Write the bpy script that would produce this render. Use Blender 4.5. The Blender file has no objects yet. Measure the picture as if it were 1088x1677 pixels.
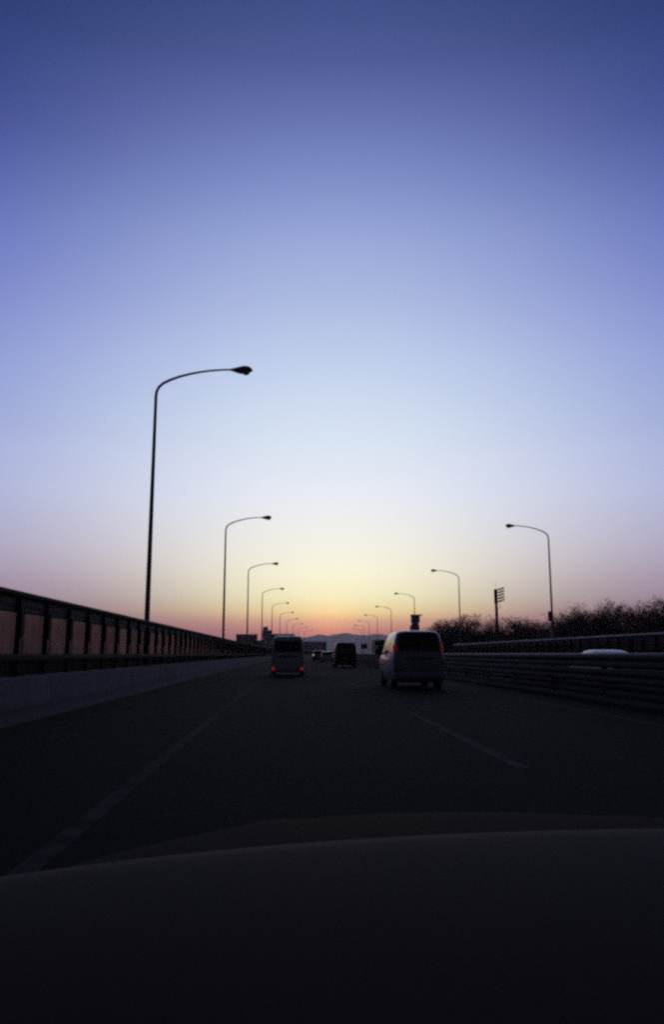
import bpy, bmesh, math, random
from mathutils import Vector, Matrix

random.seed(11)
R = math.radians
scene = bpy.context.scene
C = scene.collection

# ------------------------------------------------------------------ camera
EYE = 1.15
cam_data = bpy.data.cameras.new('camera')
cam = bpy.data.objects.new('camera', cam_data)
C.objects.link(cam)
cam_data.sensor_fit = 'VERTICAL'
cam_data.sensor_height = 36.0
cam_data.lens = 28.0
cam_data.clip_start = 0.05
cam_data.clip_end = 40000.0
PITCH, YAW = 10.09, 2.85
cam.location = (0, 0, EYE)
cam.rotation_euler = (R(90 + PITCH), 0, R(-YAW))
scene.camera = cam

# ------------------------------------------------------------------ world (dusk sky)
def s2l(c):
    out = []
    for v in c:
        v = v / 255.0
        out.append(v / 12.92 if v <= 0.04045 else ((v + 0.055) / 1.055) ** 2.4)
    return out

SUN_AZ = 3.2      # degrees right of the near road
SUN_EL = 0.6
CENTER = [(0.0, (176, 100, 106)), (1.1, (204, 122, 112)), (1.6, (214, 138, 120)), (2.3, (230, 178, 140)), (2.9, (250, 222, 156)), (3.9, (253, 243, 192)),
          (5.6, (253, 247, 215)), (7.8, (248, 246, 232)), (11.8, (232, 237, 245)), (16.2, (215, 228, 243)), (20.5, (197, 211, 239)),
          (24.6, (176, 191, 229)), (28.7, (156, 172, 220)), (32.5, (130, 146, 204)), (36.2, (104, 118, 180)), (39.6, (80, 92, 152)),
          (42.5, (63, 80, 138)), (52.0, (33, 43, 82)), (65.0, (16, 20, 38)), (90.0, (8, 10, 19))]
EDGE_M = [(0.0, (120, 88, 108)), (1.0, (126, 94, 112)), (2.1, (138, 106, 122)), (2.8, (146, 118, 134)), (3.6, (156, 134, 150)), (5.3, (170, 155, 172)),
          (7.3, (182, 176, 196)), (11.0, (184, 190, 220)), (15.1, (172, 183, 222)), (19.1, (158, 172, 220)), (23.0, (142, 155, 212)),
          (26.8, (124, 138, 202)), (30.5, (104, 119, 184)), (34.0, (80, 96, 161)), (37.3, (63, 81, 142)), (40.1, (50, 69, 126)), (52.0, (27, 35, 68)), (65.0, (14, 18, 34)), (90.0, (8, 10, 19))]
BACK = [(0.0, (23, 22, 25)), (8.0, (28, 28, 33)), (20.0, (24, 26, 35)), (45.0, (15, 18, 28)), (90.0, (8, 10, 19))]

world = bpy.data.worlds.new('World')
scene.world = world
world.use_nodes = True
wn, wl = world.node_tree.nodes, world.node_tree.links
wn.clear()

def math_node(op, a, b=None, clamp=False):
    n = wn.new('ShaderNodeMath'); n.operation = op; n.use_clamp = clamp
    for i, v in enumerate((a, b)):
        if v is None: continue
        if isinstance(v, (int, float)): n.inputs[i].default_value = v
        else: wl.new(v, n.inputs[i])
    return n.outputs[0]

tc = wn.new('ShaderNodeTexCoord')
sep = wn.new('ShaderNodeSeparateXYZ')
wl.new(tc.outputs['Generated'], sep.inputs[0])
X, Y, Z = sep.outputs
el = math_node('MULTIPLY', math_node('ARCSINE', Z), 180 / math.pi)
el01 = math_node('DIVIDE', el, 90.0, True)
el01 = math_node('POWER', el01, 0.5)                 # finer steps close to the horizon
hor = math_node('SQRT', math_node('ADD', math_node('ADD', math_node('MULTIPLY', X, X), math_node('MULTIPLY', Y, Y)), 1e-9))
dot = math_node('ADD', math_node('MULTIPLY', X, math.sin(R(SUN_AZ))), math_node('MULTIPLY', Y, math.cos(R(SUN_AZ))))
cosaz = math_node('MINIMUM', math_node('MAXIMUM', math_node('DIVIDE', dot, hor), -1.0), 1.0)
az = math_node('MULTIPLY', math_node('ARCCOSINE', cosaz), 180 / math.pi)
SIG = math_node('MINIMUM', math_node('ADD', math_node('MULTIPLY', el, 1.1), 8.8), 24.0)   # the glow is narrower low down
q = math_node('DIVIDE', az, SIG)
w_mid = math_node('POWER', math.e, math_node('MULTIPLY', math_node('MULTIPLY', q, q), -1.0))
mr = wn.new('ShaderNodeMapRange'); mr.interpolation_type = 'SMOOTHSTEP'
mr.inputs['From Min'].default_value = 28; mr.inputs['From Max'].default_value = 75
wl.new(az, mr.inputs['Value'])
w_back = mr.outputs['Result']

def ramp(table):
    n = wn.new('ShaderNodeValToRGB')
    cr = n.color_ramp; cr.interpolation = 'LINEAR'
    pts = [((e / 90.0) ** 0.5, c) for e, c in table]
    cr.elements[0].position = pts[0][0]; cr.elements[0].color = (*pts[0][1], 1)
    cr.elements[1].position = pts[-1][0]; cr.elements[1].color = (*pts[-1][1], 1)
    for p, c in pts[1:-1]:
        e = cr.elements.new(p); e.color = (*c, 1)
    wl.new(el01, n.inputs[0])
    return n.outputs[0]

def at_el(tab, e):
    for (a, ca), (b, cb) in zip(tab, tab[1:]):
        if a <= e <= b:
            t = (e - a) / (b - a); return [u + (v - u) * t for u, v in zip(ca, cb)]
COMP = [(0.0, (1.9, 1.6, 1.35)), (1.3, (1.8, 1.5, 1.28)), (2.3, (1.46, 1.42, 1.25)), (3.9, (1.28, 1.32, 1.3)), (7.8, (1.12, 1.14, 1.16)), (16.0, (1.04, 1.05, 1.06)), (30.0, (1, 1, 1)), (90.0, (1, 1, 1))]   # what the haze takes away
cen = [(e, [a * b for a, b in zip(s2l(c), at_el(COMP, e))]) for e, c in CENTER]
edg = []
for e, m in EDGE_M:
    m = [a * b for a, b in zip(s2l(m), at_el(COMP, e))]; we = math.exp(-(21.5 / min(24.0, 8.8 + 1.1 * e)) ** 2); c = at_el(cen, e)
    edg.append((e, [max(0.001, (a - we * b) / (1 - we)) for a, b in zip(m, c)]))
bak = [(e, s2l(c)) for e, c in BACK]

def mix(f, a, b):
    n = wn.new('ShaderNodeMix'); n.data_type = 'RGBA'
    wl.new(f, n.inputs[0]); wl.new(a, n.inputs[6]); wl.new(b, n.inputs[7])
    return n.outputs[2]

col = mix(w_mid, ramp(edg), ramp(cen))
col = mix(w_back, col, ramp(bak))
# afterglow where the sun has just gone down behind the range
GLOW_AZ, GLOW_EL = 2.85 - 0.1, 1.2
dv = (math.sin(R(GLOW_AZ)) * math.cos(R(GLOW_EL)), math.cos(R(GLOW_AZ)) * math.cos(R(GLOW_EL)), math.sin(R(GLOW_EL)))
dd = math_node('ADD', math_node('ADD', math_node('MULTIPLY', X, dv[0]), math_node('MULTIPLY', Y, dv[1])), math_node('MULTIPLY', Z, dv[2]))
ga = math_node('DIVIDE', math_node('MULTIPLY', math_node('ARCCOSINE', math_node('MINIMUM', dd, 1.0)), 180 / math.pi), 1.9)
gw = math_node('POWER', math.e, math_node('MULTIPLY', math_node('MULTIPLY', ga, ga), -1.0))
bgg = wn.new('ShaderNodeBackground'); bgg.inputs[0].default_value = (1.0, 0.33, 0.06, 1); wl.new(math_node('MULTIPLY', gw, 0.42), bgg.inputs[1])
bg1 = wn.new('ShaderNodeBackground'); wl.new(col, bg1.inputs[0]); bg1.inputs[1].default_value = 1.0
sky = wn.new('ShaderNodeTexSky')
sky.sky_type = 'NISHITA'; sky.sun_disc = False
sky.sun_elevation = R(SUN_EL); sky.sun_rotation = R(SUN_AZ)
sky.air_density = 1.2; sky.dust_density = 2.0
bg2 = wn.new('ShaderNodeBackground'); wl.new(sky.outputs[0], bg2.inputs[0]); bg2.inputs[1].default_value = 0.004
addw = wn.new('ShaderNodeAddShader'); wl.new(bg1.outputs[0], addw.inputs[0]); wl.new(bg2.outputs[0], addw.inputs[1])
addg = wn.new('ShaderNodeAddShader'); wl.new(addw.outputs[0], addg.inputs[0]); wl.new(bgg.outputs[0], addg.inputs[1])
wo = wn.new('ShaderNodeOutputWorld'); wl.new(addg.outputs[0], wo.inputs[0])

sun_d = bpy.data.lights.new('sun', 'SUN')
sun_d.energy = 0.25; sun_d.angle = R(0.5); sun_d.color = (1.0, 0.55, 0.3)
sun = bpy.data.objects.new('sun', sun_d); C.objects.link(sun)
dsun = Vector((math.sin(R(SUN_AZ)) * math.cos(R(SUN_EL)), math.cos(R(SUN_AZ)) * math.cos(R(SUN_EL)), math.sin(R(SUN_EL))))
sun.rotation_euler = dsun.to_track_quat('Z', 'Y').to_euler()
sun.location = (20, 100, 60)

scene.view_settings.view_transform = 'Standard'
scene.view_settings.look = 'None'
scene.view_settings.gamma = 1.0
scene.view_settings.exposure = 0.0
scene.view_settings.use_curve_mapping = False
scene.cycles.use_denoising = False
scene.cycles.max_bounces = 6
scene.cycles.transparent_max_bounces = 24
scene.cycles.volume_bounces = 1
scene.cycles.filter_width = 2.6

# ------------------------------------------------------------------ materials
MATS = {}
def mat(name, base, rough=0.7, metal=0.0, spec=0.3, noise=None, bump=None, base2=None, emit=None, estr=0.0, coat=0.0):
    """noise = (scale, amount) mixes base with base2; bump = (scale, strength)."""
    m = bpy.data.materials.new(name); m.use_nodes = True
    nt = m.node_tree; b = nt.nodes['Principled BSDF']
    b.inputs['Base Color'].default_value = (*base, 1)
    b.inputs['Roughness'].default_value = rough
    b.inputs['Metallic'].default_value = metal
    b.inputs['Specular IOR Level'].default_value = spec
    b.inputs['Coat Weight'].default_value = coat
    if emit:
        b.inputs['Emission Color'].default_value = (*emit, 1)
        b.inputs['Emission Strength'].default_value = estr
    tcn = nt.nodes.new('ShaderNodeTexCoord')
    if noise:
        n = nt.nodes.new('ShaderNodeTexNoise'); n.inputs['Scale'].default_value = noise[0]
        n.inputs['Detail'].default_value = 6; n.inputs['Roughness'].default_value = 0.65
        nt.links.new(tcn.outputs['Object'], n.inputs['Vector'])
        r = nt.nodes.new('ShaderNodeMapRange')
        r.inputs['From Min'].default_value = 0.5 - noise[1]; r.inputs['From Max'].default_value = 0.5 + noise[1]
        nt.links.new(n.outputs['Fac'], r.inputs['Value'])
        mx = nt.nodes.new('ShaderNodeMix'); mx.data_type = 'RGBA'
        mx.inputs[6].default_value = (*base, 1); mx.inputs[7].default_value = (*(base2 or base), 1)
        nt.links.new(r.outputs['Result'], mx.inputs[0]); nt.links.new(mx.outputs[2], b.inputs['Base Color'])
    if bump:
        n = nt.nodes.new('ShaderNodeTexNoise'); n.inputs['Scale'].default_value = bump[0]; n.inputs['Detail'].default_value = 4
        nt.links.new(tcn.outputs['Object'], n.inputs['Vector'])
        bp = nt.nodes.new('ShaderNodeBump'); bp.inputs['Strength'].default_value = bump[1]; bp.inputs['Distance'].default_value = 0.02
        nt.links.new(n.outputs['Fac'], bp.inputs['Height']); nt.links.new(bp.outputs['Normal'], b.inputs['Normal'])
    MATS[name] = m
    return m

mat('asphalt', (0.029, 0.025, 0.0175), 0.95, spec=0.04, noise=(0.55, 0.2), base2=(0.042, 0.036, 0.025), bump=(60, 0.25))
mat('asphalt_old', (0.038, 0.037, 0.033), 0.95, spec=0.06, noise=(0.4, 0.2), base2=(0.05, 0.05, 0.048), bump=(60, 0.25))
mat('concrete', (0.27, 0.27, 0.27), 0.9, spec=0.2, noise=(1.3, 0.22), base2=(0.17, 0.17, 0.165), bump=(25, 0.2))
mat('gutter_concrete', (0.15, 0.15, 0.15), 0.92, spec=0.15, noise=(1.5, 0.25), base2=(0.09, 0.09, 0.09), bump=(30, 0.2))
mat('lane_paint', (0.15, 0.15, 0.145), 0.95, spec=0.05, noise=(4, 0.14), base2=(0.045, 0.044, 0.04), bump=(60, 0.25))
mat('line_worn', (0.11, 0.108, 0.10), 0.95, spec=0.05, noise=(3, 0.12), base2=(0.035, 0.034, 0.03), bump=(60, 0.25))
mat('grass', (0.035, 0.04, 0.02), 1.0, spec=0.05, noise=(0.1, 0.2), base2=(0.055, 0.05, 0.03))
mat('steel_dark', (0.06, 0.053, 0.045), 0.8, spec=0.1, noise=(3, 0.2), base2=(0.04, 0.036, 0.03))
mat('steel_galv', (0.085, 0.088, 0.09), 0.75, spec=0.12, noise=(4, 0.25), base2=(0.05, 0.052, 0.055))
mat('coping_pale', (0.4, 0.4, 0.4), 0.5, spec=0.4)
mat('panel_opaque', (0.09, 0.085, 0.075), 0.6, noise=(2, 0.25), base2=(0.06, 0.056, 0.05))
mat('lamp_metal', (0.46, 0.41, 0.43), 0.6, spec=0.3)
mat('lamp_lens', (0.7, 0.7, 0.68), 0.25, spec=0.5)
mat('bark', (0.055, 0.042, 0.034), 0.95, spec=0.1)
mat('twig', (0.30, 0.18, 0.14), 0.95, spec=0.1)
mat('dry_leaf', (0.11, 0.085, 0.05), 0.95, spec=0.1)
mat('mountain', (0.05, 0.055, 0.05), 1.0, spec=0.0, noise=(0.004, 0.2), base2=(0.08, 0.08, 0.075))
mat('building_grey', (0.24, 0.25, 0.28), 0.9, noise=(0.3, 0.2), base2=(0.2, 0.21, 0.24))
mat('building_blue', (0.22, 0.26, 0.32), 0.8)
mat('building_brown', (0.16, 0.12, 0.11), 0.9)
mat('roofing', (0.1, 0.1, 0.11), 0.8)
mat('paint_silver', (0.40, 0.43, 0.50), 0.4, metal=0.4, coat=0.5)
mat('paint_pearl', (0.85, 0.85, 0.86), 0.3, spec=0.6, coat=1.0)
mat('paint_white', (0.82, 0.82, 0.84), 0.35, spec=0.4, coat=0.4)
mat('bumper_skylit', (0.5, 0.54, 0.66), 0.5, spec=0.4, coat=0.4)  # sky highlight on the minivan's bumper ledge, put into the base colour
mat('paint_dark', (0.03, 0.03, 0.03), 0.45, coat=0.2)
mat('bonnet_paint', (0.046, 0.042, 0.034), 0.85, spec=0.012)
mat('paint_grey', (0.08, 0.085, 0.095), 0.35, coat=0.4)
mat('paint_green', (0.05, 0.065, 0.05), 0.5)
mat('plastic_black', (0.02, 0.02, 0.02), 0.8, spec=0.1)
mat('rubber', (0.015, 0.015, 0.015), 0.85, spec=0.2)
mat('rim', (0.4, 0.4, 0.42), 0.35, metal=0.8)
mat('glass_dark', (0.01, 0.011, 0.012), 0.06, spec=0.6)
mat('plate_white', (0.6, 0.6, 0.56), 0.5)
mat('tail_lit', (0.4, 0.01, 0.015), 0.3, emit=(1.0, 0.004, 0.012), estr=0.5)
mat('tail_dim', (0.3, 0.005, 0.02), 0.35, emit=(1.0, 0.01, 0.06), estr=0.065)
mat('tail_off', (0.22, 0.01, 0.012), 0.25)
mat('marker_lit', (0.6, 0.5, 0.5), 0.3, emit=(1.0, 0.62, 0.62), estr=0.5)
mat('headlamp', (0.5, 0.5, 0.5), 0.1, spec=0.6)
mat('dash_plastic', (0.135, 0.10, 0.068), 0.85, spec=0.1, bump=(700, 0.12), noise=(9, 0.3), base2=(0.11, 0.083, 0.057))
mat('sign_grey', (0.2, 0.2, 0.21), 0.6, metal=0.3)

# smoky see-through sheet of the noise barrier
m = bpy.data.materials.new('smoky_sheet'); m.use_nodes = True
nt = m.node_tree; nt.nodes.clear()
tr = nt.nodes.new('ShaderNodeBsdfTransparent'); tr.inputs[0].default_value = (0.49, 0.475, 0.46, 1)
df = nt.nodes.new('ShaderNodeBsdfDiffuse'); df.inputs[0].default_value = (0.09, 0.08, 0.07, 1)
gl = nt.nodes.new('ShaderNodeBsdfGlossy'); gl.inputs['Roughness'].default_value = 0.25; gl.inputs[0].default_value = (0.5, 0.5, 0.5, 1)
tcn = nt.nodes.new('ShaderNodeTexCoord'); nz = nt.nodes.new('ShaderNodeTexNoise'); nz.inputs['Scale'].default_value = 1.7; nz.inputs['Detail'].default_value = 5
nt.links.new(tcn.outputs['Object'], nz.inputs['Vector'])
mrn = nt.nodes.new('ShaderNodeMapRange'); mrn.inputs['From Min'].default_value = 0.3; mrn.inputs['From Max'].default_value = 0.7
mrn.inputs['To Min'].default_value = 0.12; mrn.inputs['To Max'].default_value = 0.34
nt.links.new(nz.outputs['Fac'], mrn.inputs['Value'])
oi = nt.nodes.new('ShaderNodeObjectInfo'); mv = nt.nodes.new('ShaderNodeMath'); mv.operation = 'MULTIPLY_ADD'; mv.inputs[1].default_value = 0.22
nt.links.new(oi.outputs['Random'], mv.inputs[0]); nt.links.new(mrn.outputs['Result'], mv.inputs[2])      # sheets differ in dirt
mx1 = nt.nodes.new('ShaderNodeMixShader'); nt.links.new(mv.outputs[0], mx1.inputs[0])
nt.links.new(tr.outputs[0], mx1.inputs[1]); nt.links.new(df.outputs[0], mx1.inputs[2])
mx2 = nt.nodes.new('ShaderNodeMixShader'); mx2.inputs[0].default_value = 0.03
nt.links.new(mx1.outputs[0], mx2.inputs[1]); nt.links.new(gl.outputs[0], mx2.inputs[2])
ou = nt.nodes.new('ShaderNodeOutputMaterial'); nt.links.new(mx2.outputs[0], ou.inputs[0])
MATS['smoky_sheet'] = m

# ------------------------------------------------------------------ helpers
class MB:
    def __init__(s): s.v, s.f = [], []
    def add(s, v, f):
        o = len(s.v); s.v += [tuple(p) for p in v]; s.f += [tuple(i + o for i in q) for q in f]; return s
    def box(s, x0, x1, y0, y1, z0, z1):
        v = [(x0, y0, z0), (x1, y0, z0), (x1, y1, z0), (x0, y1, z0), (x0, y0, z1), (x1, y0, z1), (x1, y1, z1), (x0, y1, z1)]
        return s.add(v, [(3, 2, 1, 0), (4, 5, 6, 7), (0, 1, 5, 4), (1, 2, 6, 5), (2, 3, 7, 6), (3, 0, 4, 7)])
    def cbox(s, x0, x1, y0, y1, z0, z1, c=0.02):
        """box with chamfered edges"""
        bm = bmesh.new(); bmesh.ops.create_cube(bm, size=1)
        for v in bm.verts:
            v.co = Vector(((x0 + x1) / 2 + v.co.x * (x1 - x0), (y0 + y1) / 2 + v.co.y * (y1 - y0), (z0 + z1) / 2 + v.co.z * (z1 - z0)))
        bmesh.ops.bevel(bm, geom=bm.edges[:], offset=c, segments=2, affect='EDGES')
        bm.verts.index_update()
        s.add([v.co[:] for v in bm.verts], [[v.index for v in f.verts] for f in bm.faces]); bm.free(); return s
    def tube(s, pts, rad, n=8, caps=True):
        pts = [Vector(p) for p in pts]
        if not isinstance(rad, (list, tuple)): rad = [rad] * len(pts)
        o = len(s.v); up = None
        for i, p in enumerate(pts):
            d = (pts[min(i + 1, len(pts) - 1)] - pts[max(i - 1, 0)]).normalized()
            if up is None: up = Vector((0, 1, 0)) if abs(d.y) < 0.9 else Vector((1, 0, 0))
            a = d.cross(up).normalized(); up = a.cross(d).normalized()
            for k in range(n):
                t = 2 * math.pi * k / n
                s.v.append(tuple(p + (a * math.cos(t) + up * math.sin(t)) * rad[i]))
        for i in range(len(pts) - 1):
            for k in range(n):
                s.f.append((o + i * n + k, o + i * n + (k + 1) % n, o + (i + 1) * n + (k + 1) % n, o + (i + 1) * n + k))
        if caps:
            s.f.append(tuple(o + k for k in range(n))[::-1]); s.f.append(tuple(o + (len(pts) - 1) * n + k for k in range(n)))
        return s
    def cyl(s, c, axis, r, h, n=20, chamfer=0.0):
        c = Vector(c); ax = Vector(axis).normalized()
        if chamfer:
            return s.tube([c - ax * h / 2, c - ax * (h / 2 - chamfer), c + ax * (h / 2 - chamfer), c + ax * h / 2], [r - chamfer, r, r, r - chamfer], n)
        return s.tube([c - ax * h / 2, c + ax * h / 2], r, n)
    def sweep(s, prof, ds, closed=True, lat0=0.0):
        """profile of (lateral, z) swept along the road at distances ds"""
        n = len(prof); o = len(s.v)
        for d in ds:
            for (l, z) in prof:
                s.v.append((l + lat0 + curve(d), d, z))
        for i in range(len(ds) - 1):
            for k in range(n if closed else n - 1):
                k2 = (k + 1) % n
                s.f.append((o + i * n + k, o + i * n + k2, o + (i + 1) * n + k2, o + (i + 1) * n + k))
        if closed:
            s.f.append(tuple(o + k for k in range(n))[::-1]); s.f.append(tuple(o + (len(ds) - 1) * n + k for k in range(n)))
        return s
    def mesh(s, name, m, smooth=None):
        me = bpy.data.meshes.new(name); me.from_pydata(s.v, [], s.f); me.validate()
        if m: me.materials.append(MATS[m])
        bm = bmesh.new(); bm.from_mesh(me); bmesh.ops.recalc_face_normals(bm, faces=bm.faces[:]); bm.to_mesh(me); bm.free()
        if smooth:
            for p in me.polygons: p.use_smooth = True
            me.set_sharp_from_angle(angle=R(smooth))
        return me

def link(name, me, parent=None, loc=None, rotz=None):
    o = bpy.data.objects.new(name, me); C.objects.link(o)
    if parent: o.parent = parent
    if loc is not None: o.location = loc
    if rotz is not None: o.rotation_euler = (0, 0, rotz)
    return o
def obj(name, mb, m, parent=None, smooth=None, **kw):
    return link(name, mb.mesh(name, m, smooth), parent, **kw)
def tag(o, label=None, cat=None, group=None, kind=None):
    if label: o['label'] = label
    if cat: o['category'] = cat
    if group: o['group'] = group
    if kind: o['kind'] = kind
    return o
def thing(name, label, cat, loc=(0, 0, 0), rotz=0, group=None):
    o = link(name, None, None, loc, rotz); o.empty_display_size = 0.3
    return tag(o, label, cat, group)
def copy_tree(o, parent=None):
    c = o.copy(); C.objects.link(c); c.parent = parent
    for ch in list(o.children): copy_tree(ch, c)
    return c

CURVE0, CURVER = 100.0, 4600.0
def curve(d):
    return (d - CURVE0) ** 2 / (2 * CURVER) if d > CURVE0 else 0.0
def lat_at(px, d):          # lateral offset of a pixel column of the photograph at a distance
    return (px - 478) / 1304.0 * d
def z_at(py, d):
    return EYE + (1070 - py) / 1304.0 * d
def steps(a, b, st=None):
    out, d = [], a
    while d < b - 1e-6:
        out.append(d)
        d += st if st else (50.0 if d < CURVE0 else 20.0)
    out.append(b); return out

# ------------------------------------------------------------------ setting: ground, roads, markings
FAR = 1100.0
g = MB()
g.add([(-9000, -400, -0.35), (9000, -400, -0.35), (9000, 9000, -0.35), (-9000, 9000, -0.35)], [(0, 1, 2, 3)])
tag(obj('ground', g, 'grass'), kind='structure')

def strip(name, m, l0, l1, z, a=-30, b=FAR, parent=None):
    s = MB().sweep([(l0, z), (l1, z)], steps(a, b), closed=False)
    o = obj(name, s, m, parent)
    return o
road = tag(strip('road', 'asphalt', -4.55, 7.0, 0.0), kind='structure')
tag(strip('gutter', 'gutter_concrete', -5.80, -4.55, 0.0), kind='structure')
opp = tag(strip('opposing_road', 'asphalt_old', 8.7, 23.7, 0.0), kind='structure')
# embankment under the carriageways
emb = MB().sweep([(-9.0, -0.36), (-6.6, -0.02), (-6.6, -0.015), (24.8, -0.015), (27.5, -0.36)], steps(-30, FAR), closed=False)
tag(obj('embankment', emb, 'grass'), kind='structure')
# raised median strip with kerbs
med = MB().sweep([(7.0, -0.02), (7.0, 0.10), (7.03, 0.13), (8.67, 0.13), (8.7, 0.10), (8.7, -0.02)], steps(-30, FAR), closed=False)
tag(obj('median', med, 'asphalt_old'), kind='structure')
# lane markings are parts of the road
for l, nm, pm_ in ((-1.42, 'edge_line', 'line_worn'), (6.0, 'edge_line', 'lane_paint')):
    strip(nm, pm_, l - 0.075, l + 0.075, 0.004, parent=road)
d = 8.3 - 20
while d < 420:
    strip('lane_dash', 'lane_paint', 2.36 - 0.075, 2.36 + 0.075, 0.004, d, d + 7.6, parent=road); d += 20.0
for l in (9.4, 22.2):
    strip('edge_line', 'lane_paint', l - 0.075, l + 0.075, 0.004, parent=opp)
for l in (13.3, 17.3):
    d = 3.0
    while d < 260:
        strip('lane_dash', 'lane_paint', l - 0.075, l + 0.075, 0.004, d, d + 7.6, parent=opp); d += 20.0

# mountains, hazy on the horizon
MD = 6500.0
pts = []
import math as _m
def ridge(px):
    P = [(-1400, 1078), (340, 1076), (400, 1062), (440, 1052), (470, 1047), (500, 1043.8), (513, 1041.5), (523, 1039), (530, 1040), (537, 1041.3), (551, 1038.6), (562, 1037), (577, 1038.6), (590, 1040), (600, 1040.6), (609, 1038.4), (618, 1038.6), (640, 1041), (680, 1038), (740, 1042), (800, 1040), (880, 1044), (960, 1041), (1100, 1046), (1500, 1044), (2400, 1050)]
    for (a, ya), (b, yb) in zip(P, P[1:]):
        if a <= px <= b:
            t = (px - a) / (b - a); t = t * t * (3 - 2 * t); y = ya + (yb - ya) * t; break
    y += 0.5 * math.sin(px * 0.35) * math.sin(px * 0.113) + 0.25 * math.sin(px * 0.9 + 1)
    return y
mt = MB()
rows = 7
cols = list(range(-1300, 2300, 4))
for j in range(rows):
    t = j / (rows - 1)
    for px in cols:
        dd = MD - 900 * (1 - t)
        h = max(0.0, z_at(ridge(px), MD) + 0.35) * (t ** 1.3) * (1 + 0.12 * math.sin(px * 0.21 + j * 1.7) * (1 - t))
        mt.v.append((lat_at(px, dd), dd, -0.4 + h))
for px in cols:
    mt.v.append((lat_at(px, MD + 900), MD + 900, -0.4))
n = len(cols)
for j in range(rows):
    for i in range(n - 1):
        mt.f.append((j * n + i, j * n + i + 1, (j + 1) * n + i + 1, (j + 1) * n + i))
tag(obj('mountains', mt, 'mountain', smooth=60), kind='structure')

# ------------------------------------------------------------------ noise barriers
def parapet(label, name, side, lat, bay0, bay1, bay_far, seg0, seg1, ztop=2.51):
    """side = -1: barrier left of the road (faces +x); +1: right."""
    root = thing(name, label, 'noise barrier', (0, 0, 0))
    s = -side                                           # +1 points toward the road
    def L(u): return lat - s * u                         # u = metres behind the road face
    prof = [(L(0), -0.02), (L(0.0), 0.10), (L(0.05), 0.62), (L(0.09), 0.66), (L(0.36), 0.66), (L(0.40), 0.62), (L(0.40), -0.3), (L(0.02), -0.3)]
    d = seg0
    while d < seg1:
        obj('parapet_segment', MB().sweep(prof, [d + 0.012, d + 5, d + 9.988]), 'concrete', root)
        d += 10
    o = obj('parapet_far', MB().sweep(prof, steps(seg1, FAR)), 'concrete', root)
    rl = [(L(0.08), 0.985), (L(0.06), 1.02), (L(0.06), 1.10), (L(0.08), 1.135), (L(0.17), 1.135), (L(0.17), 0.985)]
    obj('rail', MB().sweep(rl, steps(seg0, FAR)), 'steel_dark', root)
    # coping beam along the top
    n = 10
    cp = [(L(0.21) + 0.085 * math.cos(2 * math.pi * k / n), ztop - 0.075 + 0.075 * math.sin(2 * math.pi * k / n)) for k in range(n)]
    obj('coping', MB().sweep(cp, steps(bay0, bay_far)), 'steel_dark' if side < 0 else 'coping_pale', root, smooth=50)
    # one post, one sheet, one upper panel; copies share the mesh
    def post_mb(mb, x0, y0):
        def bx(u0, u1, w, z0, z1):
            a, b = sorted((L(u0), L(u1))); mb.box(a + x0, b + x0, y0 - w / 2, y0 + w / 2, z0, z1)
        bx(0.17, 0.27, 0.08, 0.66, 2.40)
        u0, u1 = 0.12, 0.168
        # flared bracket on the upper half
        pr = [(0.05, 1.50), (0.11, 1.60), (0.115, 2.05), (0.09, 2.10), (-0.09, 2.10), (-0.115, 2.05), (-0.11, 1.60), (-0.05, 1.50)]
        v = [(L(u0) + x0, y0 + y, z) for y, z in pr] + [(L(u1) + x0, y0 + y, z) for y, z in pr]
        k = len(pr)
        mb.add(v, [tuple(range(k)), tuple(range(2 * k - 1, k - 1, -1))] + [(i, (i + 1) % k, k + (i + 1) % k, k + i) for i in range(k)])
        bx(0.10, 0.119, 0.05, 1.14, 1.5)
        return mb
    def sheet_mb(mb, x0, y0, x1, y1):
        v = []
        for (xx, yy) in ((x0, y0 + 0.01), (x1, y1 - 0.01)):
            for u, z in ((0.275, 0.665), (0.287, 0.665), (0.287, 2.03), (0.275, 2.03)):
                v.append((L(u) + xx, yy, z))
        return mb.add(v, [(0, 1, 2, 3), (7, 6, 5, 4), (0, 4, 5, 1), (1, 5, 6, 2), (2, 6, 7, 3), (3, 7, 4, 0)])
    def upper_mb(mb, x0, y0, x1, y1):
        pr = [(0.30, 2.035), (0.275, 2.035), (0.25, 2.12), (0.27, 2.14), (0.235, 2.24), (0.25, 2.26), (0.22, 2.36), (0.22, 2.37), (0.26, 2.37)]
        v = [(L(u) + x0, y0 + 0.008, z) for u, z in pr] + [(L(u) + x1, y1 - 0.008, z) for u, z in pr]
        k = len(pr)
        return mb.add(v, [tuple(range(k)), tuple(range(2 * k - 1, k - 1, -1))] + [(i, (i + 1) % k, k + (i + 1) % k, k + i) for i in range(k)])
    pm = post_mb(MB(), 0, 0).mesh('post', 'steel_dark')
    sm = sheet_mb(MB(), 0, 0, 0, 2.0).mesh('sheet', 'smoky_sheet')
    um = upper_mb(MB(), 0, 0, 0, 2.0).mesh('upper_panel', 'panel_opaque')
    d = bay0
    rr = random.Random(5)
    while d < bay1:
        skew = math.atan2(curve(d + 2) - curve(d), 2.0)
        link('post', pm, root, (curve(d), d, 0))
        a = link('sheet', sm, root, (curve(d) + rr.uniform(-.004, .004), d, 0), -skew)
        b = link('upper_panel', um, root, (curve(d) + rr.uniform(-.004, .004), d, 0), -skew)
        d += 2.0
    p, q, u = MB(), MB(), MB()
    while d < bay_far:
        post_mb(p, curve(d), d); sheet_mb(q, curve(d), d, curve(d + 2), d + 2); upper_mb(u, curve(d), d, curve(d + 2), d + 2); d += 2.0
    if p.v:
        tag(obj('far_posts', p, 'steel_dark', root), kind='stuff')
        tag(obj('far_sheets', q, 'smoky_sheet', root), kind='stuff')
        tag(obj('far_upper_panels', u, 'panel_opaque', root), kind='stuff')
    return root
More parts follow.
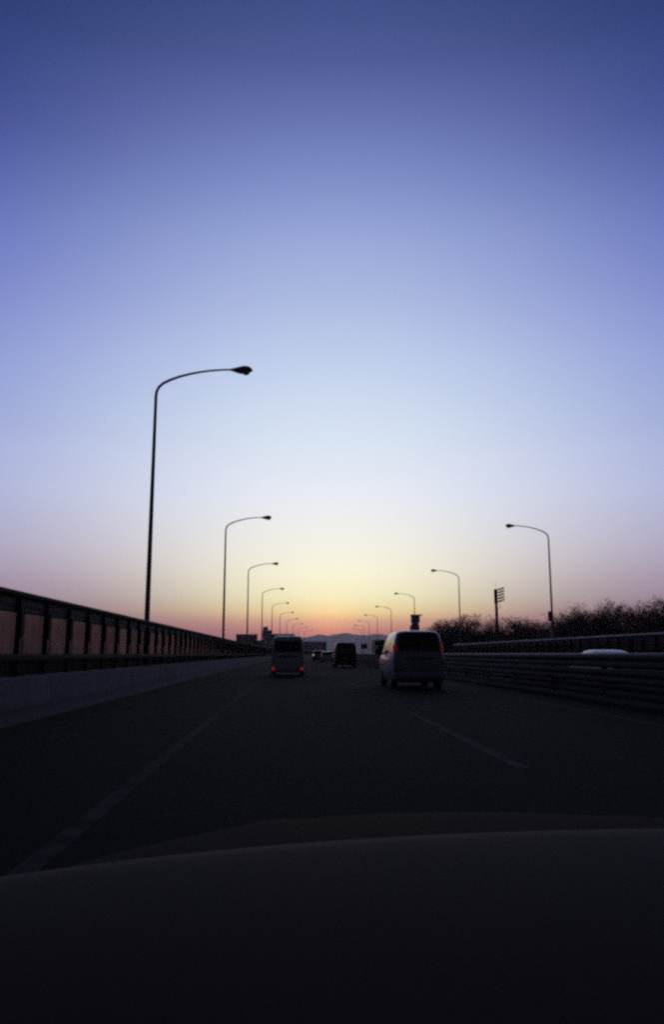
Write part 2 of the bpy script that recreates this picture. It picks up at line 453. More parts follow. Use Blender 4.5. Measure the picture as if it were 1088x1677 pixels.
parapet('tall dark noise barrier with smoky sheets on a concrete parapet, left of the road', 'noise_barrier', -1, -5.80, 4.0, 130.0, 700.0, -10, 250)
parapet('noise barrier along the far right edge of the opposing road, below the bare trees', 'noise_barrier', 1, 23.7, 36.0, 118.0, 118.0, 30, 250)

# ------------------------------------------------------------------ median guardrail
gr = thing('guardrail', 'grey steel multi-beam guardrail on the median, right of the silver van', 'guardrail', (0, 0, 0))
def wbeam(z, lat):
    return [(lat + 0.00, z - 0.17), (lat - 0.06, z - 0.12), (lat - 0.06, z - 0.06), (lat - 0.0, z), (lat - 0.06, z + 0.06), (lat - 0.06, z + 0.12), (lat + 0.0, z + 0.17), (lat + 0.012, z + 0.17),
            (lat - 0.045, z + 0.125), (lat - 0.045, z + 0.065), (lat + 0.015, z), (lat - 0.045, z - 0.065), (lat - 0.045, z - 0.125), (lat + 0.012, z - 0.17)]
GL = 7.75
obj('beam', MB().sweep(wbeam(0.98, GL), steps(2, 600)), 'steel_galv', gr)
obj('beam', MB().sweep(wbeam(0.615, GL), steps(2, 600)), 'steel_galv', gr)
obj('beam', MB().sweep(wbeam(0.285, GL + 0.10), steps(2, 600)), 'steel_galv', gr)
obj('top_rail', MB().sweep([(GL + 0.09 + 0.03 * math.cos(k * math.pi / 4), 1.135 + 0.03 * math.sin(k * math.pi / 4)) for k in range(8)], steps(2, 600)), 'coping_pale', gr, smooth=60)
pm = MB().tube([(GL + 0.09, 0, 0.12), (GL + 0.09, 0, 1.09)], 0.07, 12).mesh('post', 'steel_galv', 40)
cm = MB().tube([(GL + 0.09, 0, 1.09), (GL + 0.09, 0, 1.095), (GL + 0.09, 0, 1.10)], [0.075, 0.075, 0.03], 12).mesh('cap', 'steel_galv', 40)
sp = MB()
for zc in (0.98, 0.615):
    sp.box(GL - 0.068, GL - 0.0605, -0.14, 0.14, zc - 0.115, zc - 0.065).box(GL - 0.068, GL - 0.0605, -0.14, 0.14, zc + 0.065, zc + 0.115)
    for yy in (-0.1, 0.1):
        for dz in (-0.09, 0.09): sp.cyl((GL - 0.073, yy, zc + dz), (1, 0, 0), 0.016, 0.012, 6)
spm = sp.mesh('splice_plate', 'steel_galv')
d = 4.0
while d < 260:
    p = link('post', pm, gr, (curve(d), d, 0)); link('cap', cm, p)
    if d < 90: link('splice_plate', spm, p)
    d += 4.0

# ------------------------------------------------------------------ street lamps
def lamp_proto(side):
    s = -side
    root = thing('street_lamp', 'x', 'street lamp')
    obj('base_plate', MB().cbox(-0.24, 0.24, -0.24, 0.24, 0.0, 0.05, 0.01).cyl((0, 0, 0.1), (0, 0, 1), 0.15, 0.12, 12), 'lamp_metal', root)
    obj('pole', MB().tube([(0, 0, 0.05), (0, 0, 4), (0, 0, 8), (0, 0, 12.0)], [0.118, 0.10, 0.082, 0.064], 14), 'lamp_metal', root, smooth=50)
    arm = [(0, 12.0), (0.02, 12.16), (0.10, 12.36), (0.28, 12.54), (0.58, 12.70), (0.95, 12.85), (1.4, 12.98), (1.85, 13.08), (2.3, 13.15), (2.85, 13.20), (3.2, 13.21)]
    rad = [0.064, 0.063, 0.062, 0.06, 0.058, 0.054, 0.05, 0.046, 0.043, 0.04, 0.04]
    obj('arm', MB().tube([(s * x, 0, z) for x, z in arm], rad, 12), 'lamp_metal', root, smooth=50)
    # teardrop head
    h = MB(); o = []
    L = [(3.08, 0.03, 13.21, 0.03, 0.03), (3.2, 0.07, 13.21, 0.05, 0.06), (3.4, 0.13, 13.21, 0.10, 0.13), (3.6, 0.175, 13.21, 0.155, 0.18), (3.75, 0.19, 13.21, 0.185, 0.17), (3.9, 0.175, 13.21, 0.17, 0.13), (4.02, 0.13, 13.20, 0.12, 0.08), (4.10, 0.05, 13.19, 0.05, 0.04)]
    nn = 14
    for x, w, z, hu, hd in L:
        for k in range(nn):
            t = 2 * math.pi * k / nn
            zz = math.sin(t)
            h.v.append((s * x, w * math.cos(t), z + (hu * zz if zz > 0 else hd * zz)))
    for i in range(len(L) - 1):
        for k in range(nn):
            h.f.append((i * nn + k, i * nn + (k + 1) % nn, (i + 1) * nn + (k + 1) % nn, (i + 1) * nn + k))
    h.f.append(tuple(range(nn))); h.f.append(tuple((len(L) - 1) * nn + k for k in range(nn)))
    hd = obj('lamp_head', h, 'lamp_metal', root, smooth=50)
    ln = MB()
    for i in range(5):
        a = i / 4 * math.pi / 2
        for k in range(12):
            t = 2 * math.pi * k / 12
            ln.v.append((s * (3.82 + 0.17 * math.cos(a) * math.cos(t)), 0.13 * math.cos(a) * math.sin(t), 13.10 - 0.13 * math.sin(a)))
    for i in range(4):
        for k in range(12):
            ln.f.append((i * 12 + k, i * 12 + (k + 1) % 12, (i + 1) * 12 + (k + 1) % 12, (i + 1) * 12 + k))
    obj('lens', ln, 'lamp_lens', hd, smooth=60)
    return root
left_d = [35.2, 75.7, 115.5, 161, 207, 254, 302, 350, 400, 450]
ords = ['nearest and tallest', 'second nearest', 'third nearest', 'fourth nearest', 'fifth nearest', 'sixth nearest', 'seventh nearest', 'eighth nearest', 'ninth nearest', 'farthest']
proto = lamp_proto(-1)
for i, d in enumerate(left_d):
    o = proto if i == 0 else copy_tree(proto)
    o.location = ((-6.30 if i == 0 else -6.42) + curve(d), d, -0.05); o.scale = (1.067, 1.067, 1.067)
    tag(o, 'curved street lamp behind the left barrier, ' + ords[i] + ' of the left row', 'street lamp', 'street lamps along the left barrier')
right_d = [74.0, 115.5, 161, 206, 252, 298, 344, 390]
ords2 = ['nearest', 'second nearest', 'third nearest', 'fourth nearest', 'fifth nearest', 'sixth nearest', 'seventh nearest', 'farthest']
proto = lamp_proto(1)
for i, d in enumerate(right_d):
    o = proto if i == 0 else copy_tree(proto)
    o.location = (24.35 + curve(d), d, -0.05)
    tag(o, 'curved street lamp beyond the right barrier, ' + ords2[i] + ' of the right row', 'street lamp', 'street lamps along the right barrier')
cb = MB().cbox(-0.36, -0.06, -0.16, 0.16, 4.2, 5.1, 0.02).cbox(-0.17, 0.17, -0.17, 0.17, 0.4, 4.0, 0.02)
obj('control_box', cb, 'lamp_metal', proto)

# ------------------------------------------------------------------ vehicles
def interp(levels, z):
    for a, b in zip(levels, levels[1:]):
        if a[0] <= z <= b[0]:
            t = (z - a[0]) / (b[0] - a[0] + 1e-9)
            return [u + (v - u) * t for u, v in zip(a, b)]
    return list(levels[-1] if z > levels[-1][0] else levels[0])
def outline(yr, yf, w, rr, rf, n=5):
    pts = []
    for (cx, cy, r, a0) in ((w - rr, yr + rr, rr, -90), (w - rf, yf - rf, rf, 0), (-(w - rf), yf - rf, rf, 90), (-(w - rr), yr + rr, rr, 180)):
        for k in range(n + 1):
            a = R(a0 + 90 * k / n); pts.append((cx + r * math.cos(a), cy + r * math.sin(a)))
    return pts
def body_mb(levels):
    mb = MB(); rings = 0
    fine = []
    for a, b in zip(levels, levels[1:]):
        fine.append(a)
        if b[0] - a[0] > 0.25:
            fine.append([u + (v - u) * 0.5 for u, v in zip(a, b)])
    fine.append(levels[-1])
    for lv in fine:
        z, yr, yf, w, rr, rf = lv
        ps = outline(yr, yf, w, rr, rf); n = len(ps)
        mb.v += [(x, y, z) for x, y in ps]; rings += 1
    for i in range(rings - 1):
        for k in range(n):
            mb.f.append((i * n + k, i * n + (k + 1) % n, (i + 1) * n + (k + 1) % n, (i + 1) * n + k))
    mb.f.append(tuple(range(n))[::-1]); mb.f.append(tuple((rings - 1) * n + k for k in range(n)))
    return mb
def grid_patch(P, nu, nv, th=0.006):
    """P(u, v) -> (point, outward normal); a thin raised sheet"""
    mb = MB()
    for j in range(nv + 1):
        for i in range(nu + 1):
            p, nrm = P(i / nu, j / nv); p = Vector(p); nrm = Vector(nrm)
            edge = i in (0, nu) or j in (0, nv)
            mb.v.append(tuple(p + nrm * (-0.02 if edge else th)))
    # inner ring lies near the edge so that the sheet is flat with a thin rim
    for j in range(nv):
        for i in range(nu):
            a = j * (nu + 1) + i; mb.f.append((a, a + 1, a + nu + 2, a + nu + 1))
    return mb
def remap(t, e=0.03):      # first and last step narrow
    return t
def vehicle(name, label, cat, levels, loc, paint, rear_win=None, front_win=None, side_win=(), tail=None, tail_mat='tail_off', wheels=((0.85, 0.32), (3.65, 0.32)), plate_z=0.75, bumper=(0.32, 0.52), bumper_mat=None, handle=None, extra=None, rotz=0.0, group=None, head=None, wiper=False, mirrors=None):
    root = thing(name, label, cat, loc, rotz, group)
    body = obj('body', body_mb(levels), paint, root, smooth=38)
    def us(n, e=0.06): return [0, e] + [e + (1 - 2 * e) * k / (n - 1) for k in range(1, n - 1)] + [1 - e, 1]
    def patch(nm, P, mt_, parent=root):
        U = [0, 0.015, 0.04, 0.25, 0.5, 0.75, 0.96, 0.985, 1]; V = [0, 0.03, 0.08, 0.35, 0.65, 0.92, 0.97, 1]
        mb = MB()
        for j, v in enumerate(V):
            for i, u in enumerate(U):
                # rounded corners
                uu = u; vv = v
                p, nr = P(uu, vv)
                edge = i in (0, len(U) - 1) or j in (0, len(V) - 1)
                mb.v.append(tuple(Vector(p) + Vector(nr) * (-0.015 if edge else 0.008)))
        w = len(U)
        for j in range(len(V) - 1):
            for i in range(w - 1):
                a = j * w + i; mb.f.append((a, a + 1, a + w + 1, a + w))
        return obj(nm, mb, mt_, parent, smooth=40)
    if rear_win:
        z0, z1, fr = rear_win
        def P(u, v):
            z = z0 + (z1 - z0) * v; L = interp(levels, z)
            return ((2 * u - 1) * (L[3] - L[4] * 0.35) * fr, L[1] + max(0, abs((2 * u - 1) * (L[3] - L[4] * 0.35) * fr) - (L[3] - L[4])) ** 2 / (2 * L[4]) * 0.9, z), (0, -1, 0.15)
        rw = patch('rear_window', P, 'glass_dark')
        if wiper:
            L = interp(levels, z0 + 0.06)
            obj('wiper', MB().tube([(0.0, L[1] - 0.025, z0 + 0.05), (0.18, L[1] - 0.025, z0 + 0.10), (0.42, L[1] - 0.02, z0 + 0.13)], [0.014, 0.01, 0.008], 6), 'plastic_black', rw)
    if front_win:
        z0, z1, fr = front_win
        def P(u, v):
            z = z0 + (z1 - z0) * v; L = interp(levels, z)
            return ((2 * u - 1) * (L[3] - L[5] * 0.3) * fr, L[2] - max(0, abs((2 * u - 1) * (L[3] - L[5] * 0.3) * fr) - (L[3] - L[5])) ** 2 / (2 * L[5]) * 0.9, z), (0, 0.8, 0.6)
        patch('windscreen', P, 'glass_dark')
    for sd in (-1, 1):
        for (y0, y1, z0, z1, s0, s1) in side_win:
            def P(u, v):
                z = z0 + (z1 - z0) * v; L = interp(levels, z)
                ya = y0 + s0 * v; yb = y1 + s1 * v
                return (sd * L[3], ya + (yb - ya) * u, z), (sd, 0, 0.2)
            patch('side_window', P, 'glass_dark')
        if tail:
            x0, x1, z0, z1 = tail
            L0 = interp(levels, (z0 + z1) / 2)
            lf = MB()
            v = []
            for dz in (z0, z1):
                L = interp(levels, dz)
                rr = L[4]
                for xx in (x0, (x0 + x1) / 2, x1):
                    over = max(0.0, xx - (L[3] - rr)); yy = L[1] + (rr - math.sqrt(max(0.0, rr * rr - min(over, rr) ** 2)))
                    v.append((sd * xx, yy - 0.03, dz)); v.append((sd * xx, yy + 0.05, dz))
            lf.add(v, [(0, 2, 8, 6), (2, 4, 10, 8), (1, 7, 9, 3), (3, 9, 11, 5), (0, 1, 3, 2), (2, 3, 5, 4), (6, 8, 9, 7), (8, 10, 11, 9), (0, 6, 7, 1), (4, 5, 11, 10)])
            obj('tail_light', lf, tail_mat, root)
        if head:
            x0, x1, z0, z1 = head
            L = interp(levels, (z0 + z1) / 2)
            obj('headlight', MB().cbox(*sorted((sd * x0, sd * x1)), L[2] - 0.12, L[2] + 0.015, z0, z1, 0.02), 'headlamp', root)
        if mirrors:
            y, z = mirrors; L = interp(levels, z); w = L[3]
            mm = obj('door_mirror', MB().cbox(*sorted((sd * (w + 0.06), sd * (w + 0.27))), y - 0.07, y + 0.07, z - 0.08, z + 0.12, 0.035).cbox(*sorted((sd * (w - 0.02), sd * (w + 0.08))), y - 0.02, y + 0.03, z - 0.05, z - 0.01, 0.008), paint, root, smooth=40)
            obj('mirror_glass', MB().cbox(*sorted((sd * (w + 0.085), sd * (w + 0.245))), y - 0.074, y - 0.066, z - 0.06, z + 0.10, 0.003), 'glass_dark', mm)
        for (wy, wr) in wheels:
            L = interp(levels, wr)
            wx = L[3] - 0.095
            arch = MB(); na = 14
            obj('wheel_arch', MB().cyl((sd * (L[3] - 0.045), wy, wr + 0.02), (1, 0, 0), wr + 0.055, 0.105, 24), 'plastic_black', root, smooth=40)
            wh = obj('wheel', MB().cyl((sd * (wx + 0.012), wy, wr), (1, 0, 0), wr, 0.2, 24, 0.025), 'rubber', root, smooth=40)
            obj('rim', MB().cyl((sd * (wx + 0.113), wy, wr), (1, 0, 0), wr * 0.62, 0.012, 18), 'rim', wh, smooth=40)
    if bumper:
        z0, z1 = bumper; L = interp(levels, (z0 + z1) / 2); w = L[3]
        b = MB(); prof = [(0.02, z0), (-0.075, z0 + 0.03), (-0.09, z1 - 0.05), (-0.075, z1 - 0.01), (-0.05, z1), (0.05, z1 + 0.004)]
        nseg = 14; k = len(prof)
        for i in range(nseg + 1):
            t = -1 + 2 * i / nseg; xx = t * (w + 0.008)
            bend = 0.16 * max(0, abs(t) - 0.6) ** 2 / 0.16
            for (yy, zz) in prof: b.v.append((xx, L[1] + yy + bend, zz))
        for i in range(nseg):
            for q_ in range(k - 1):
                a = i * k + q_; b.f.append((a, a + 1, a + k + 1, a + k))
        b.f.append(tuple(range(k))); b.f.append(tuple(nseg * k + q_ for q_ in range(k)))
        obj('rear_bumper', b, bumper_mat or paint, root, smooth=40)
    if plate_z:
        L = interp(levels, plate_z)
        obj('number_plate', MB().cbox(-0.165, 0.165, L[1] - 0.022, L[1] - 0.004, plate_z - 0.083, plate_z + 0.083, 0.004), 'plate_white', root)
    if handle:
        L = interp(levels, handle)
        obj('tailgate_trim', MB().cbox(-0.5, 0.5, L[1] - 0.035, L[1] + 0.01, handle - 0.025, handle + 0.025, 0.01), 'plastic_black', root)
    obj('exhaust', MB().tube([(0.45, interp(levels, 0.3)[1] + 0.02, 0.24), (0.45, interp(levels, 0.3)[1] + 0.6, 0.24)], 0.03, 10), 'rim', root, smooth=40)
    return root

# level = (z, rear y, front y, half width, rear corner radius, front corner radius)
minivan = [(0.22, 0.10, 4.45, 0.78, 0.15, 0.25), (0.32, 0.03, 4.60, 0.835, 0.16, 0.28), (0.55, 0.02, 4.64, 0.85, 0.16, 0.3), (0.80, 0.02, 4.60, 0.852, 0.15, 0.3),
           (0.98, 0.03, 4.45, 0.85, 0.14, 0.3), (1.06, 0.045, 4.10, 0.845, 0.14, 0.3), (1.13, 0.055, 3.72, 0.838, 0.14, 0.25), (1.22, 0.065, 3.55, 0.83, 0.14, 0.22), (1.5, 0.12, 3.10, 0.79, 0.14, 0.2), (1.74, 0.19, 2.70, 0.735, 0.15, 0.2),
           (1.83, 0.25, 2.45, 0.69, 0.18, 0.2), (1.88, 0.34, 2.25, 0.62, 0.2, 0.2), (1.915, 0.55, 2.0, 0.48, 0.2, 0.2)]
VD = 26.3
v1 = vehicle('minivan', 'silver minivan in the right lane, large dark rear window and red lights beside it', 'van', minivan, (lat_at(685, VD), VD, 0), 'paint_silver',
        rear_win=(1.22, 1.80, 0.92), front_win=(1.14, 1.74, 0.95), side_win=((0.35, 1.25, 1.20, 1.66, 0.12, 0.0), (1.33, 2.3, 1.17, 1.66, 0.0, 0.0), (2.38, 3.2, 1.15, 1.64, 0.0, -0.42)),
        tail=(0.725, 0.83, 1.24, 1.42), tail_mat='tail_dim', wheels=((0.95, 0.315), (3.75, 0.315)), plate_z=0.86, bumper=(0.34, 0.55), bumper_mat='bumper_skylit', handle=1.0, wiper=True, mirrors=(3.25, 1.18))
L = interp(minivan, 1.84)
obj('roof_spoiler', MB().cbox(-0.55, 0.55, 0.14, 0.42, 1.825, 1.86, 0.012), 'paint_silver', v1)

hvan = [(0.20, 0.06, 4.5, 0.78, 0.10, 0.2), (0.32, 0.0, 4.62, 0.835, 0.11, 0.25), (0.9, 0.0, 4.68, 0.848, 0.11, 0.28), (1.08, 0.015, 4.5, 0.848, 0.11, 0.28), (1.25, 0.03, 4.28, 0.84, 0.11, 0.25),
        (1.7, 0.07, 3.85, 0.80, 0.11, 0.22), (1.9, 0.11, 3.55, 0.765, 0.13, 0.2), (2.0, 0.17, 3.4, 0.715, 0.16, 0.2), (2.05, 0.28, 3.25, 0.64, 0.18, 0.2), (2.08, 0.5, 3.0, 0.5, 0.18, 0.2)]
WD = 42.0
vehicle('passenger_van', 'tall white van ahead on the left with two small bright red lights at its bumper', 'van', hvan, (lat_at(471.5, WD), WD, 0), 'paint_white',
        rear_win=(1.22, 1.82, 0.9), front_win=(1.2, 1.88, 0.94), side_win=((0.3, 1.5, 1.2, 1.72, 0.04, 0), (1.58, 2.8, 1.2, 1.72, 0, 0), (2.88, 3.9, 1.15, 1.72, 0, -0.3)),
        tail=(0.68, 0.79, 0.34, 0.44), tail_mat='tail_lit', wheels=((0.95, 0.33), (3.7, 0.33)), plate_z=0.62, bumper=(0.28, 0.5), handle=1.02, wiper=True, mirrors=(4.1, 1.2))

dvan = [(0.22, 0.06, 4.4, 0.80, 0.10, 0.2), (0.34, 0.0, 4.55, 0.90, 0.12, 0.25), (0.95, 0.0, 4.58, 0.92, 0.12, 0.28), (1.12, 0.02, 4.2, 0.915, 0.12, 0.28), (1.25, 0.03, 3.9, 0.905, 0.12, 0.25),
        (1.7, 0.08, 3.4, 0.86, 0.12, 0.22), (1.95, 0.13, 3.0, 0.82, 0.14, 0.2), (2.04, 0.19, 2.8, 0.76, 0.16, 0.2), (2.09, 0.34, 2.6, 0.66, 0.18, 0.2)]
vehicle('delivery_van', 'dark van in the right lane, farther ahead than the silver minivan', 'van', dvan, (lat_at(565.5, 68), 68, 0), 'paint_dark',
        rear_win=(1.25, 1.88, 0.9), front_win=(1.2, 1.88, 0.94), side_win=((0.4, 1.5, 1.2, 1.75, 0.04, 0), (1.6, 2.9, 1.2, 1.75, 0, 0)), tail=(0.76, 0.905, 0.85, 1.15), wheels=((0.95, 0.34), (3.6, 0.34)), plate_z=0.78, bumper=(0.32, 0.55), mirrors=(3.7, 1.25))

hatch = [(0.18, 0.08, 3.8, 0.72, 0.12, 0.2), (0.28, 0.0, 3.95, 0.79, 0.15, 0.28), (0.6, 0.0, 4.0, 0.81, 0.16, 0.3), (0.82, 0.03, 3.85, 0.805, 0.15, 0.3), (0.93, 0.06, 3.2, 0.80, 0.14, 0.3),
         (1.0, 0.08, 2.9, 0.785, 0.14, 0.25), (1.3, 0.22, 2.3, 0.69, 0.14, 0.2), (1.41, 0.32, 2.0, 0.63, 0.15, 0.2), (1.46, 0.48, 1.8, 0.54, 0.16, 0.2), (1.48, 0.7, 1.6, 0.42, 0.16, 0.2)]
vehicle('hatchback', 'small white hatchback far ahead, just left of the dark van', 'car', hatch, (lat_at(535.5, 107) + curve(107), 107, 0), 'paint_pearl',
        rear_win=(0.98, 1.36, 0.88), front_win=(1.0, 1.4, 0.94), side_win=((0.6, 1.4, 0.98, 1.34, 0.1, 0), (1.48, 2.6, 0.96, 1.34, 0, -0.35)), tail=(0.64, 0.79, 0.78, 1.0), tail_mat='tail_dim', wheels=((0.7, 0.29), (3.15, 0.29)), plate_z=0.7, bumper=(0.25, 0.48), mirrors=(2.75, 1.0))
sedan = [(0.18, 0.08, 4.3, 0.72, 0.12, 0.2), (0.28, 0.0, 4.45, 0.82, 0.15, 0.28), (0.6, 0.0, 4.5, 0.85, 0.18, 0.3), (0.86, 0.03, 4.3, 0.84, 0.18, 0.3), (0.95, 0.10, 3.4, 0.83, 0.18, 0.3),
         (1.0, 0.45, 3.2, 0.80, 0.14, 0.25), (1.28, 0.95, 2.6, 0.70, 0.14, 0.2), (1.38, 1.2, 2.3, 0.64, 0.15, 0.2), (1.425, 1.4, 2.1, 0.55, 0.16, 0.2), (1.44, 1.55, 1.95, 0.42, 0.16, 0.16)]
suv = [(a * 1.12 if a > 0.5 else a, b, c, d_ * 1.02, e, f) for (a, b, c, d_, e, f) in hatch]
E = vehicle('car', 'dark car half hidden behind the small white hatchback, one pale light showing', 'car', suv, (lat_at(521, 118) + curve(118), 118, 0), 'paint_grey',
        rear_win=(1.1, 1.52, 0.88), front_win=(1.12, 1.55, 0.94), side_win=((0.6, 1.4, 1.1, 1.5, 0.1, 0), (1.48, 2.6, 1.08, 1.5, 0, -0.35)), tail=(0.68, 0.82, 0.88, 1.08), tail_mat='tail_off', wheels=((0.7, 0.31), (3.15, 0.31)), plate_z=0.75, bumper=(0.25, 0.5))
Lz = interp(suv, 0.93)
tag(obj('marker_light', MB().cbox(-0.86, -0.68, Lz[1] - 0.06, Lz[1] - 0.035, 0.86, 1.06, 0.012), 'marker_lit', E), 'pale lit lamp at its left corner')
vehicle('sedan', 'white car on the opposing road, only its roof showing above the guardrail', 'car', sedan, (lat_at(990, 31.7), 33.5, 0), 'paint_white',
        rear_win=(1.02, 1.36, 0.85), front_win=(1.02, 1.36, 0.92), side_win=((1.0, 1.75, 0.99, 1.3, 0.15, 0), (1.83, 3.0, 0.98, 1.3, 0, -0.4)), head=(0.5, 0.8, 0.62, 0.78), rotz=math.pi, wheels=((0.85, 0.3), (3.5, 0.3)), mirrors=(3.0, 1.0)).scale = (1.0, 1.08, 0.905)

# oncoming truck partly hidden behind the minivan
t = thing('truck', 'dark box truck on the opposing road, half hidden behind the silver minivan', 'truck', (lat_at(629, 102), 102, 0))
cab = [(0.35, 0.0, 1.6, 0.92, 0.08, 0.1), (0.5, -0.05, 1.6, 0.98, 0.15, 0.1), (1.1, -0.05, 1.6, 1.0, 0.16, 0.1), (1.3, 0.0, 1.6, 1.0, 0.16, 0.1), (2.05, 0.28, 1.6, 0.94, 0.16, 0.1), (2.2, 0.42, 1.6, 0.86, 0.16, 0.1), (2.25, 0.6, 1.5, 0.7, 0.16, 0.1)]
obj('cab', body_mb(cab), 'paint_green', t, smooth=38)
obj('windscreen', MB().add([(-0.88, 0.005, 1.32), (0.88, 0.005, 1.32), (0.82, 0.255, 2.0), (-0.82, 0.255, 2.0), (-0.88, 0.05, 1.32), (0.88, 0.05, 1.32), (0.82, 0.32, 2.0), (-0.82, 0.32, 2.0)], [(0, 1, 2, 3), (4, 7, 6, 5), (0, 4, 5, 1), (1, 5, 6, 2), (2, 6, 7, 3), (3, 7, 4, 0)]), 'glass_dark', t)
obj('cargo_box', MB().cbox(-1.08, 1.08, 1.75, 6.2, 0.85, 2.9, 0.03), 'paint_dark', t)
obj('chassis', MB().box(-0.4, 0.4, 0.3, 6.1, 0.5, 0.82), 'plastic_black', t)
obj('front_bumper', MB().cbox(-1.0, 1.0, -0.14, 0.1, 0.33, 0.62, 0.03), 'plastic_black', t)
for sd in (-1, 1):
    obj('headlight', MB().cbox(sd * 0.78 - 0.14, sd * 0.78 + 0.14, -0.09, 0.05, 0.68, 0.86, 0.02), 'headlamp', t)
    obj('door_mirror', MB().cbox(sd * 1.16 - 0.09, sd * 1.16 + 0.09, 0.1, 0.18, 1.5, 1.85, 0.02).tube([(sd * 0.9, 0.2, 1.8), (sd * 1.14, 0.14, 1.8)], 0.015, 6), 'plastic_black', t)
    for wy in (0.85, 4.9):
        w_ = obj('wheel', MB().cyl((sd * 0.88, wy, 0.4), (1, 0, 0), 0.4, 0.24, 22, 0.03), 'rubber', t, smooth=40)
        obj('rim', MB().cyl((sd * 1.005, wy, 0.4), (1, 0, 0), 0.24, 0.012, 18), 'rim', w_, smooth=40)

# ------------------------------------------------------------------ the car the photo is taken from
own = thing('camera_car', 'dark dashboard and bonnet of the car the picture is taken from', 'car', (0.37, 0, 0))
def dash_edge(x):                      # forward edge of the dashboard, curved in plan with the windscreen
    return 0.972 - 0.14 * (abs(x - 0.05) / 0.72) ** 2.0
db = MB(); nx, ny = 56, 26
for j in range(ny + 1):
    for i in range(nx + 1):
        x = -0.74 + 1.48 * i / nx
        ye = dash_edge(x); y0 = 0.16
        tt = j / ny
        y = y0 + (ye - y0) * tt
        z = 0.955 - 0.15 * (1 - tt) ** 1.9 - 0.016 * (abs(x) / 0.74) ** 3
        if tt < 0.12: z -= 0.06 * ((0.12 - tt) / 0.12) ** 2
        if tt > 0.94: z -= 0.012 * ((tt - 0.94) / 0.06) ** 2
        db.v.append((x, y, z))
for j in range(ny):
    for i in range(nx):
        a = j * (nx + 1) + i; db.f.append((a, a + 1, a + nx + 2, a + nx + 1))
# skirt down to the bulkhead
o0 = len(db.v)
per = [i for i in range(nx + 1)] + [j * (nx + 1) + nx for j in range(1, ny + 1)] + [ny * (nx + 1) + i for i in range(nx - 1, -1, -1)] + [j * (nx + 1) for j in range(ny - 1, 0, -1)]
for k in per:
    x, y, z = db.v[k]; db.v.append((x, y, 0.62))
for k in range(len(per)):
    k2 = (k + 1) % len(per); db.f.append((per[k], o0 + k, o0 + k2, per[k2]))
db.f.append(tuple(o0 + k for k in range(len(per))))
obj('dashboard', db, 'dash_plastic', own, smooth=50)
bn = MB(); nx, ny = 36, 22
for j in range(ny + 1):
    for i in range(nx + 1):
        x = -0.78 + 1.56 * i / nx; tt = j / ny
        yb = 1.04 - 0.16 * (abs(x) / 0.78) ** 2; yf = 2.02 - 0.20 * (abs(x) / 0.78) ** 2.2
        y = yb + (yf - yb) * tt
        z = 0.885 - 0.075 * tt - 0.04 * tt ** 3 - 0.05 * (abs(x) / 0.78) ** 2.5 + 0.008 * math.exp(-((abs(x) - 0.42) / 0.06) ** 2)
        bn.v.append((x, y, z))
for j in range(ny):
    for i in range(nx):
        a = j * (nx + 1) + i; bn.f.append((a, a + 1, a + nx + 2, a + nx + 1))
obj('bonnet', bn, 'bonnet_paint', own, smooth=60)
fb = MB(); lv = [(0.22, 2.0), (0.35, 2.14), (0.6, 2.16), (0.70, 2.10), (0.735, 2.03)]
for z, yc in lv:
    for i in range(25):
        x = -0.83 + 1.66 * i / 24
        q_ = abs(x) / 0.83
        if z > 0.73: fb.v.append((x * 0.94, 2.02 - 0.20 * q_ ** 2.2, 0.766 - 0.05 * q_ ** 2.5))
        elif z > 0.65: fb.v.append((x, 2.09 - 0.24 * q_ ** 2.3, z - 0.03 * q_ ** 2))
        else: fb.v.append((x, yc - 0.30 * q_ ** 2.6, z))
for j in range(len(lv) - 1):
    for i in range(24):
        a = j * 25 + i; fb.f.append((a, a + 1, a + 26, a + 25))
obj('front_bumper', fb, 'bonnet_paint', own, smooth=60)
for sd in (-1, 1):
    wg = MB()
    ys = [0.62, 0.9, 1.05, 1.2, 1.35, 1.5, 1.65, 1.78]
    for y in ys:
        t_ = max(0.0, min(1.0, (y - 0.88) / 0.94)); zt = 0.832 - 0.075 * t_ - 0.04 * t_ ** 3
        arch = 0.33 + math.sqrt(max(0, 0.36 ** 2 - (y - 1.32) ** 2)) if abs(y - 1.32) < 0.36 else 0.22
        wg.v += [(sd * 0.765, y, zt), (sd * 0.83, y, zt - 0.05), (sd * 0.855, y, (zt + arch) / 2), (sd * 0.845, y, arch)]
    for k in range(len(ys) - 1):
        for q_ in range(3):
            a = k * 4 + q_; wg.f.append((a, a + 1, a + 5, a + 4))
    obj('wing', wg, 'bonnet_paint', own, smooth=60)
    wh = obj('wheel', MB().cyl((sd * 0.73, 1.32, 0.31), (1, 0, 0), 0.31, 0.2, 24, 0.03), 'rubber', own, smooth=40)
    obj('rim', MB().cyl((sd * 0.833, 1.32, 0.31), (1, 0, 0), 0.2, 0.012, 18), 'rim', wh, smooth=40)
obj('cowl', MB().cbox(-0.74, 0.74, 0.70, 1.02, 0.76, 0.825, 0.02), 'plastic_black', own)

